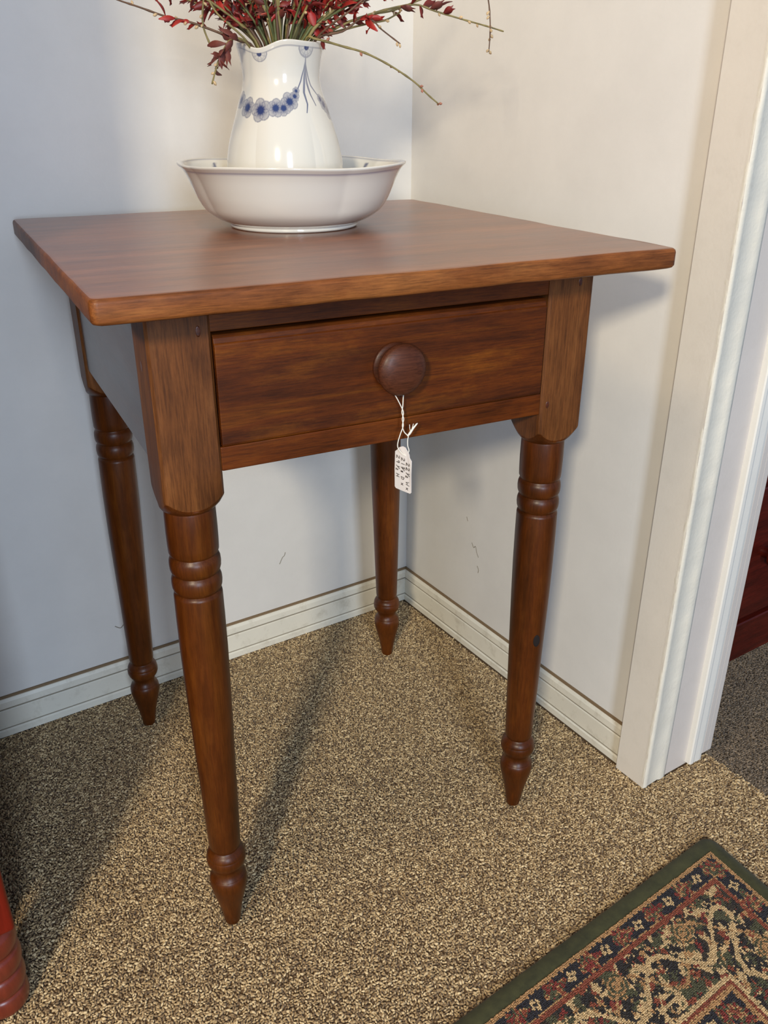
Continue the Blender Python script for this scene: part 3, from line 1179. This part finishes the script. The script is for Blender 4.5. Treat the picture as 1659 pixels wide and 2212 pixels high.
# ------------------------------------------------------------------ pitcher
PC = BC + RT * -0.0075 + Vector((0, 0, 0.0078))
pz = 0.0078       # the profile below is given as height above the tabletop
pit_prof_raw = [(0.0082, 0.0450, 0), (0.0085, 0.0500, 0), (0.0110, 0.0530, 0), (0.0200, 0.0575, 0), (0.0350, 0.0622, 0), (0.0500, 0.0644, 0), (0.0640, 0.0646, 0), (0.0760, 0.0632, 0),
                (0.0900, 0.0600, 0), (0.1040, 0.0552, 0), (0.1150, 0.0512, 0), (0.1270, 0.0472, 0), (0.1380, 0.0432, 0), (0.1480, 0.0412, 0), (0.1560, 0.0413, 0),
                (0.1660, 0.0428, 0), (0.1760, 0.0450, 0), (0.1805, 0.0462, 0), (0.1822, 0.0462, 1), (0.1824, 0.0448, 1), (0.1800, 0.0430, 1), (0.1700, 0.0400, 1), (0.1500, 0.0375, 1), (0.1300, 0.0420, 1)]
pit_prof = densify(pit_prof_raw, 16)


def rim_wave(phi):
    d = math.degrees(phi)
    w = -0.0065 * exp(-((d + 29) / 24) ** 2) + 0.0018 * exp(-((d - 6) / 22) ** 2) + 0.0008 * exp(-((d + 75) / 18) ** 2)
    w += -0.005 * exp(-((d - 152) / 22) ** 2) - 0.005 * exp(-((d + 150) / 22) ** 2)
    w += 0.0005
    return w


def pit_shape(phi, z, r, ins):
    fl = 0.0
    u = (math.degrees(phi) + 29) / 60.0
    f = abs(u - round(u)) * 2
    k = 0.022 * (1 - sst(0.08, 0.125, z)) * sst(0.012, 0.03, z)
    fl = -k * (1 - f) ** 3
    if z > 0.135:
        u2 = exp(-((math.degrees(phi) + 29) / 26) ** 2)
        fl -= 0.035 * u2 * sst(0.15, 0.182, z)
    zz = z + rim_wave(phi) * sst(0.150, 0.180, z)
    return r * (1 + fl), zz - 0.0078


def flower(x, y, cx, cy, R, rot, npet=5, dark=1.0):
    """x, y in metres on the surface; returns darkness 0..1 or None"""
    dx, dy = x - cx, y - cy
    r = hypot(dx, dy)
    if r > R * 1.25:
        return 0.0
    best = 0.0
    for k in range(npet):
        a = rot + 2 * pi * k / npet
        px, py = cx + cos(a) * R * 0.52, cy + sin(a) * R * 0.52
        q = hypot(x - px, y - py) / (R * 0.47)
        if q < 1.0:
            best = max(best, 0.52 - 0.14 * q)
        if 0.92 < q < 1.12 and r > R * 0.6:
            best = max(best, 0.64)
        elif 1.0 <= q < 1.22:
            best = max(best, 0.16)
    core = exp(-(r / (R * 0.38)) ** 2)
    ray = 0.25 * max(0, sin(11 * atan2(dy, dx))) * exp(-(r / (R * 0.6)) ** 2)
    return min(1.0, best + dark * core + ray) if (best > 0 or core > 0.1) else 0.0


FL = [(-68, 0.1290, 0.0085, 0.3), (-48, 0.1220, 0.0098, 1.3), (-27, 0.1195, 0.0112, 0.55), (-8, 0.1215, 0.0088, 0.2), (1.5, 0.1215, 0.0075, 0.9), (9.5, 0.1275, 0.0088, 0.7), (17.0, 0.1325, 0.0050, 0.2), (20.0, 0.1375, 0.0038, 0.2),
      (60, 0.1300, 0.0050, 0.5), (66, 0.1250, 0.0075, 0.9), (76, 0.1190, 0.0095, 0.2), (92, 0.1180, 0.0100, 0.2), (110, 0.1200, 0.0095, 0.7)]
TASS = [[(36.8, 0.1700), (37.0, 0.1576), (34.4, 0.1447), (31.6, 0.1361), (33.2, 0.1252), (30.2, 0.1172)],
        [(36.8, 0.1700), (38.2, 0.1560), (39.2, 0.1450), (41.0, 0.1383), (42.0, 0.1340), (46.6, 0.1240)],
        [(37.0, 0.1640), (40.8, 0.1550), (46.2, 0.1427), (53.4, 0.1363), (60.0, 0.1310)],
        [(36.6, 0.1640), (34.8, 0.1576), (29.0, 0.1468), (22.8, 0.1395)]]
TW_ = [(0.0003, 0.0012), (0.0003, 0.0011), (0.0003, 0.0006), (0.0003, 0.0005)]


def seg_d(x, y, a, b):
    vx, vy = b[0] - a[0], b[1] - a[1]
    t = max(0.0, min(1.0, ((x - a[0]) * vx + (y - a[1]) * vy) / (vx * vx + vy * vy)))
    return hypot(x - a[0] - vx * t, y - a[1] - vy * t), t


def pit_color(phi, z, r, ins):
    c = WHITE
    if ins:
        return c
    d = math.degrees(phi)
    if z < 0.10:
        return c
    dk = 0.0
    R0 = max(r, 0.04)
    X = phi * R0
    for fd, fz, fr, rot in FL:
        cx = radians(fd) * R0
        if abs(X - cx) < fr * 1.4 and abs(z - fz) < fr * 1.4:
            dk = max(dk, flower(X, z, cx, fz, fr, rot))
    if 15 < d < 66 and z > 0.113:
        for path, (w0, w1) in zip(TASS, TW_):
            for i in range(len(path) - 1):
                a, b = path[i], path[i + 1]
                q, t = seg_d(X, z, (radians(a[0]) * R0, a[1]), (radians(b[0]) * R0, b[1]))
                tt = (i + t) / (len(path) - 1)
                w = w0 + (w1 - w0) * sin(pi * min(1, tt * 1.02)) ** 1.5
                if q < w + 0.0006:
                    dk = max(dk, (0.62 + 0.3 * tt) * (1 - sst(w * 0.6, w + 0.0006, q)))
    # line under the rim and the half flowers hanging from it
    zl = 0.1772
    if abs(z - zl) < 0.002:
        dk = max(dk, 0.42 * (1 - sst(0.0003, 0.0011, abs(z - zl))))
    for fd in (-29, 37, 97, 157, -89, -149):
        dx, dy = X - radians(fd) * R0, z - zl
        q = hypot(dx, dy)
        if q < 0.0098 and dy < 0.0006:
            if q < 0.0030:
                dk = max(dk, 0.95)
            elif q < 0.0088:
                dk = max(dk, 0.14 + 0.22 * max(0, sin(9 * atan2(dy, dx))))
            if abs(q - 0.0088) < 0.0008:
                dk = max(dk, 0.5)
            if abs(q - 0.0066) < 0.0004:
                dk = max(dk, 0.38)
    return lerp3(WHITE, BLUE, dk)


pit = revolve('water_pitcher', pit_prof, 900, pit_shape, pit_color, mat_cer)
pit.location = PC
tag(pit, 'white ceramic pitcher with blue flower garland standing in the bowl', 'pitcher')
# strap handle on the far side
hp = spline([Vector((FW.x * r, FW.y * r, z - 0.0078)) + RT * 0.004 for r, z in ((0.038, 0.168), (0.058, 0.172), (0.078, 0.152), (0.082, 0.120), (0.072, 0.090), (0.057, 0.078))], 6)
v, f = tube_data(hp, 0.0048, 10)
hd = mesh_obj('handle', v, f, mat_cer, pit)
at = hd.data.attributes.new('paint', 'FLOAT_COLOR', 'POINT')
at.data.foreach_set('color', [c for _ in v for c in (*WHITE, 1.0)])

# ------------------------------------------------------------------ dried berry branches
def plain(name, c, rough=0.6, var=None):
    m, nt, bs = new_mat(name)
    tc = N(nt, 'ShaderNodeTexCoord')
    n1 = N(nt, 'ShaderNodeTexNoise', Scale=90.0, Detail=3.0)
    nt.links.new(tc.outputs['Object'], n1.inputs['Vector'])
    d = tuple(x * 0.6 for x in c[:3]) + (1,)
    r = ramp(nt, [(0.35, d), (0.65, c)])
    nt.links.new(n1.outputs[0], r.inputs[0])
    nt.links.new(r.outputs[0], bs.inputs['Base Color'])
    bs.inputs['Roughness'].default_value = rough
    return m


mat_stem = plain('olive_stem', srgb(140, 128, 78))
mat_stem2 = plain('brown_stem', srgb(104, 76, 56))
mat_stem3 = plain('green_stem', srgb(96, 104, 58))
mat_leafr = plain('red_leaf', srgb(172, 44, 38), 0.5)
mat_leafd = plain('dark_red_leaf', srgb(124, 36, 32), 0.5)
mat_leafb = plain('brown_leaf', srgb(112, 54, 46), 0.6)
mat_leafp = plain('coral_leaf', srgb(206, 96, 78), 0.5)
mat_bud = plain('cream_bud', srgb(214, 186, 142), 0.6)
mat_budp = plain('pink_bud', srgb(196, 132, 108), 0.6)


def leaf_mesh(name, mat, L, W, fold, notch, curl):
    v, f = [], []
    n = 7
    for i in range(n + 1):
        t = i / n
        w = W * (sin(pi * min(1.0, t * 1.02)) ** 0.75) * (0.55 + 0.65 * t) if 0 < t < 1 else 0.0006
        if notch and t > 0.99:
            w = W * 0.5
        x = L * t
        zc = curl * L * t * t
        xs = x + (notch * L if (i == n) else 0)
        v += [(xs, -w, zc + fold * w), (x - (notch * L * 0.8 if i == n else 0), 0, zc), (xs, w, zc + fold * w)]
    for i in range(n):
        a = i * 3
        f += [(a, a + 1, a + 4, a + 3), (a + 1, a + 2, a + 5, a + 4)]
    m = len(v)
    v2 = [(p[0], p[1], p[2] - 0.00035) for p in v]
    f2 = [tuple(reversed([i + m for i in q])) for q in f]
    rim = list(range(0, m, 3)) + [m - 2] + list(reversed(range(2, m, 3))) + [1]
    fr = [(rim[i], rim[(i + 1) % len(rim)], rim[(i + 1) % len(rim)] + m, rim[i] + m) for i in range(len(rim))]
    me = bpy.data.meshes.new(name)
    me.from_pydata(v + v2, [], f + f2 + fr)
    me.materials.append(mat)
    me.polygons.foreach_set('use_smooth', [True] * len(me.polygons))
    return me


LEAF = {}
for key, mt in (('r', mat_leafr), ('d', mat_leafd), ('b', mat_leafb), ('p', mat_leafp)):
    LEAF[key] = [leaf_mesh('leaf', mt, 0.0150, 0.0036, 0.5, 0.10, -0.25), leaf_mesh('leaf', mt, 0.0125, 0.0042, 0.35, 0.16, 0.3),
                 leaf_mesh('leaf', mt, 0.0175, 0.0030, 0.8, 0.0, -0.4), leaf_mesh('leaf', mt, 0.0110, 0.0034, 0.2, 0.2, -0.6)]

rl = random.Random(5)
MO = BC       # branch roots are described around the pitcher's mouth


def local(r, f, z):
    return RT * r + FW * f + Vector((0, 0, z))


def bud_data(p, d, size):
    d = d.normalized()
    pts = [p, p + d * size * 0.5, p + d * size, p + d * size * 1.5, p + d * size * 2.0]
    return tube_data(pts, [size * 0.2, size * 0.36, size * 0.58, size * 0.5, size * 0.12], 6)


def branch(pts, smat, r0, r1, leaves, buds, label, group=None, lkeys='rd', lscale=1.0, sub=5, budmat=None):
    """pts in (right, depth, height over the tabletop); leaves / buds: list of curve parameters 0..1"""
    root = empty('berry_branch', tuple(MO + local(*pts[0])))
    tag(root, label, 'branch', group)
    o0 = local(*pts[0])
    sp = spline([local(*p) - o0 for p in pts], sub)
    n = len(sp)
    rad = [r0 + (r1 - r0) * (i / (n - 1)) for i in range(n)]
    # small knuckles along the stem
    for i in range(2, n - 1):
        if i % 4 == 0:
            rad[i] *= 1.25
    v, f = tube_data(sp, rad, 6)
    mesh_obj('stem', v, f, smat, root)

    def at(t):
        x = t * (n - 1)
        i = min(int(x), n - 2)
        return sp[i].lerp(sp[i + 1], x - i), (sp[i + 1] - sp[i]).normalized()
    for t in leaves:
        key = lkeys[rl.randrange(len(lkeys))]
        p, tg = at(t)
        side = Vector((rl.gauss(0, 1), rl.gauss(0, 1), rl.gauss(0, 1))).cross(tg).normalized()
        d = (tg * rl.uniform(0.2, 1.0) + side * rl.uniform(0.5, 1.1)).normalized()
        lo = bpy.data.objects.new('leaf', LEAF[key][rl.randrange(4)])
        COL.objects.link(lo)
        lo.parent = root
        q = d.to_track_quat('X', 'Z')
        lo.rotation_mode = 'QUATERNION'
        from mathutils import Quaternion
        lo.rotation_quaternion = q @ Quaternion((1, 0, 0), rl.uniform(-1.6, 1.6))
        s = lscale * rl.uniform(0.75, 1.25)
        lo.scale = (s, s, s)
        lo.location = p
    if buds:
        bv_, bf = [], []
        for t in buds:
            p, tg = at(t)
            side = Vector((rl.gauss(0, 1), rl.gauss(0, 1), rl.gauss(0, 1))).cross(tg).normalized()
            d = tg * 0.6 + side * 0.8
            b = len(bv_)
            vv_, ff_ = bud_data(p, d, rl.uniform(0.0021, 0.0029))
            bv_.extend(vv_)
            bf.extend([tuple(i + b for i in q_) for q_ in ff_])
        bo = mesh_obj('buds', bv_, bf, budmat or mat_bud, root)
        bo['kind'] = 'stuff'
    return root


def lin(a, b, n):
    return [a + (b - a) * (i + 0.5) / n for i in range(n)]


def root_pt(r, f):       # where a stem starts, deep inside the pitcher neck
    return (r, f, 0.140)


branch([root_pt(-0.015, -0.01), (-0.0342, -0.024, 0.1775), (-0.0500, -0.03, 0.1840), (-0.0827, -0.03, 0.1954), (-0.1005, -0.03, 0.2005), (-0.1202, -0.03, 0.2044),
        (-0.1446, -0.03, 0.2121), (-0.164, -0.03, 0.2179), (-0.1767, -0.03, 0.2232)], mat_stem2, 0.0014, 0.0007,
       [0.36, 0.42, 0.46, 0.50, 0.52, 0.56, 0.60, 0.62], [0.40, 0.48, 0.55, 0.66, 0.78, 0.90],
       'long thin branch reaching furthest left from pitcher, red leaves midway', lkeys='rrd')
branch([root_pt(-0.018, -0.012), (-0.0385, -0.034, 0.1790), (-0.0535, -0.05, 0.1835), (-0.0627, -0.05, 0.1748), (-0.0702, -0.05, 0.1616), (-0.0772, -0.05, 0.1433)],
       mat_stem, 0.0013, 0.0008, lin(0.30, 0.86, 14), [0.8, 0.88, 0.95],
       'short branch drooping over left of pitcher rim with brown leaves', lkeys='b', lscale=1.05)
branch([root_pt(-0.016, -0.006), (-0.0378, -0.025, 0.1800), (-0.068, -0.03, 0.2068), (-0.078, -0.03, 0.2227), (-0.0822, -0.03, 0.2107), (-0.0828, -0.03, 0.1946), (-0.0764, -0.03, 0.177)],
       mat_stem, 0.0011, 0.0009, [], [0.6, 0.72, 0.8], 'bare green tip hooking down left of the pitcher rim')
branch([root_pt(0.008, -0.008), (0.0188, -0.026, 0.1838), (0.0300, -0.034, 0.1850), (0.0568, -0.03, 0.1790), (0.0806, -0.03, 0.1729), (0.1072, -0.03, 0.1611), (0.1318, -0.03, 0.1465),
        (0.1468, -0.03, 0.1342), (0.1585, -0.03, 0.1254)], mat_stem, 0.0013, 0.0007, [0.28], [0.30, 0.47, 0.62, 0.66, 0.79, 0.81, 0.975, 0.99],
       'long bare twig drooping lowest to the right of the pitcher', lkeys='d', budmat=mat_budp, lscale=0.6)
branch([root_pt(0.012, -0.004), (0.0286, -0.015, 0.1840), (0.0576, -0.02, 0.1931), (0.076, -0.02, 0.204), (0.0889, -0.02, 0.2029), (0.0985, -0.02, 0.195), (0.1179, -0.02, 0.1821)],
       mat_stem2, 0.0014, 0.0007, lin(0.42, 0.66, 9), [0.78, 0.96, 0.99], 'right branch with bright red leaf cluster and short drooping tip', lkeys='r', lscale=1.05)
branch([root_pt(0.012, 0.0), (0.0255, 0.0, 0.1850), (0.0392, 0.0, 0.1913), (0.0687, 0.0, 0.2043), (0.1029, 0.0, 0.2143), (0.1346, 0.0, 0.2196), (0.1568, 0.0, 0.2139),
        (0.1868, 0.0, 0.2065), (0.212, 0.0, 0.2007), (0.2314, 0.0, 0.1957)], mat_stem, 0.0013, 0.0007, [0.50, 0.54, 0.58, 0.60, 0.64, 0.67, 0.70], [0.4, 0.68, 0.76, 0.8, 0.84, 0.9],
       'long branch reaching furthest right in front of the side wall', lkeys='db')
branch([root_pt(0.010, -0.01), (0.0285, -0.022, 0.1840), (0.0662, -0.04, 0.2112), (0.1127, -0.04, 0.2435), (0.168, -0.04, 0.2559), (0.1968, -0.04, 0.2406), (0.2049, -0.04, 0.2207), (0.2082, -0.04, 0.1961), (0.2079, -0.04, 0.1744)],
       mat_stem2, 0.0012, 0.0006, [], [0.80, 0.82, 0.88, 0.905, 0.92, 0.98, 0.99], 'arching branch whose dark tip hangs straight down at right')
branch([root_pt(0.014, 0.004), (0.0262, 0.012, 0.1860), (0.05, 0.02, 0.1949), (0.0899, 0.02, 0.2038), (0.1059, 0.02, 0.2066), (0.1223, 0.02, 0.2145)],
       mat_stem, 0.0012, 0.0008, [], [0.62, 0.70, 0.80, 0.9, 0.98], 'short bare green twig behind the red leaf cluster at right')
branch([root_pt(0.012, 0.006), (0.0250, 0.014, 0.1860), (0.0501, 0.02, 0.1992), (0.09, 0.02, 0.2116), (0.1148, 0.02, 0.2161), (0.1545, 0.02, 0.2301)],
       mat_stem, 0.0013, 0.0009, [0.5, 0.78, 0.82], [0.45, 0.62, 0.86], 'straight green twig rising right just above the short one', lkeys='d')

# the crowded middle of the bouquet: stems fanning out of the mouth, most leave the frame upwards
N_MID = 54
for i in range(N_MID):
    u = -1 + 2 * (i + 0.5) / N_MID
    lean = u * 1.05 + rl.uniform(-0.10, 0.10)
    dep = rl.uniform(-0.75, 0.6)
    m0 = (-0.0075 + 0.030 * u * 0.9 + rl.uniform(-0.004, 0.004), rl.uniform(-0.022, 0.022), 0.1835 + rl.uniform(0, 0.002))
    if abs(u + 0.42) < 0.22:
        m0 = (m0[0], abs(m0[1]), m0[2])
    Ls = rl.uniform(0.13, 0.20)
    p = [root_pt(m0[0] * 0.45, m0[1] * 0.4), m0]
    ang = lean * 0.9
    x, z, fdep = m0[0], m0[2], m0[1]
    for k in range(4):
        a = ang * (1.0 + 0.22 * k)
        x += sin(a) * Ls / 4
        z += cos(a) * Ls / 4
        fdep += dep * Ls / 4 * 0.5
        p.append((x, fdep, max(z, 0.186)))
    kind = rl.random()
    edge = abs(u) > 0.45
    if edge or kind < 0.45:
        lv = lin(0.26, 0.66, 12 if edge else 9)
        ks = 'rrdd' if u > 0.2 else ('dddr' if u < -0.35 else 'ddrb')
        side_ = 'left' if u < -0.3 else ('right' if u > 0.3 else 'middle')
        lab = 'crowded branch of small dark red leaves in the %s of the bouquet' % side_
        grp = 'red-leaved branches, %s of the bouquet' % side_
    else:
        lv, ks = [], 'd'
        lab = 'olive stem with cream buds rising in the middle of the bouquet'
        grp = 'bare budded stems in the pitcher'
    if kind > 0.93:
        lv, ks = lin(0.25, 0.6, 4), 'p'
    branch(p, rl.choice([mat_stem, mat_stem3, mat_stem, mat_stem2]), rl.uniform(0.0012, 0.0018), 0.0007, lv,
           [rl.uniform(0.28, 0.9) for _ in range(rl.choice([2, 4, 5]))], lab, grp, lkeys=ks, sub=3, lscale=1.0)

# ------------------------------------------------------------------ red cupboard on spool feet at the left edge
cup = empty('red_cupboard', (-0.84, -0.46, 0))
tag(cup, 'red painted cupboard on spool-turned feet at the lower left edge', 'cupboard')


def spool_foot(cx, cy):
    prof = [(0.0, 0.0150), (0.001, 0.0200)]
    z = 0.0
    for k, R in enumerate((0.0270, 0.0278, 0.0284, 0.0276)):
        hh = 0.0275
        for i in range(1 if k else 2, 13):
            t = i / 12
            prof.append((z + hh * t, R * (0.80 + 0.20 * sqrt(max(0, 1 - (2 * t - 1) ** 2)))))
        z += hh
    prof += [(0.1120, 0.0215), (0.1160, 0.0210), (0.1210, 0.0215)]
    v, f = lathe_data(prof, 40, (cx, cy))
    f.append(tuple(range((len(prof) - 1) * 40, len(prof) * 40)))
    return mesh_obj('foot', v, f, mat_spool, cup)


CW, CDp = 0.62, 0.33
for cx, cy in ((0, 0), (-CW, 0), (0, CDp), (-CW, CDp)):
    spool_foot(cx, cy)
    bevel_box('post', (cx - 0.027, cy - 0.027, 0.119), (cx + 0.027, cy + 0.027, 1.86), mat_red, cup, 0.006, 3)
for x0, x1 in ((-CW - 0.020, -CW + 0.0), (0.0, 0.020)):
    bevel_box('side_panel', (x0, 0.027, 0.125), (x1, CDp - 0.027, 1.86), mat_red, cup, 0.001)
bevel_box('back_panel', (-CW + 0.027, CDp, 0.125), (-0.027, CDp + 0.012, 1.86), mat_red, cup, 0.001)
bevel_box('base_box', (-CW + 0.030, 0.015, 0.0), (-0.034, CDp - 0.03, 0.13), mat_red, cup, 0.001)  # added out of view to stop light leaking under the cupboard
bevel_box('bottom_rail', (-CW + 0.027, -0.015, 0.125), (-0.027, 0.012, 0.27), mat_red, cup, 0.001)
bevel_box('top_rail', (-CW + 0.027, -0.015, 1.79), (-0.027, 0.012, 1.86), mat_red, cup, 0.001)
bevel_box('cornice', (-CW - 0.06, -0.06, 1.86), (0.05, CDp + 0.03, 1.90), mat_red, cup, 0.006)
for x0, x1, kx in ((-CW + 0.030, -CW / 2 - 0.002, -CW / 2 - 0.035), (-CW / 2 + 0.002, -0.030, -CW / 2 + 0.035)):
    d = bevel_box('door', (x0, -0.016, 0.273), (x1, 0.006, 1.787), mat_red, cup, 0.002)
    bevel_box('door_panel', (x0 + 0.06, -0.021, 0.34), (x1 - 0.06, -0.014, 1.72), mat_red, d, 0.004)
    v, f = lathe_data([(0.0, 0.008), (0.010, 0.007), (0.016, 0.014), (0.023, 0.013), (0.026, 0.006), (0.0262, 0.0004)], 20)
    mesh_obj('knob', [(kx + p[0], -0.015 - p[2], 1.0 + p[1]) for p in v], f, mat_spool, d)

# ------------------------------------------------------------------ dark red chest in the next room
ch = empty('red_chest', (0.62, -0.30, 0))
tag(ch, 'dark red wooden chest standing beyond the doorway', 'chest')
bevel_box('carcass', (-0.45, -0.178, 0.0), (0.45, 0.20, 0.88), mat_redd, ch, 0.003)
bevel_box('chest_top', (-0.47, -0.205, 0.88), (0.47, 0.20, 0.905), mat_redd, ch, 0.004)
bevel_box('base_box', (-0.455, -0.191, 0.0), (0.455, -0.176, 0.075), mat_redd, ch, 0.003)
for z0, z1 in ((0.085, 0.33), (0.345, 0.59), (0.605, 0.86)):
    d = bevel_box('drawer', (-0.42, -0.190, z0), (0.42, -0.176, z1), mat_redd, ch, 0.003)
    for kx in (-0.24, 0.24):
        v, f = lathe_data([(0.0, 0.010), (0.012, 0.009), (0.018, 0.018), (0.026, 0.017), (0.030, 0.008), (0.0305, 0.0005)], 20)
        v = [(kx + p[0], -0.189 - p[2], (z0 + z1) / 2 + p[1]) for p in v]
        mesh_obj('knob', v, f, mat_redd, d)
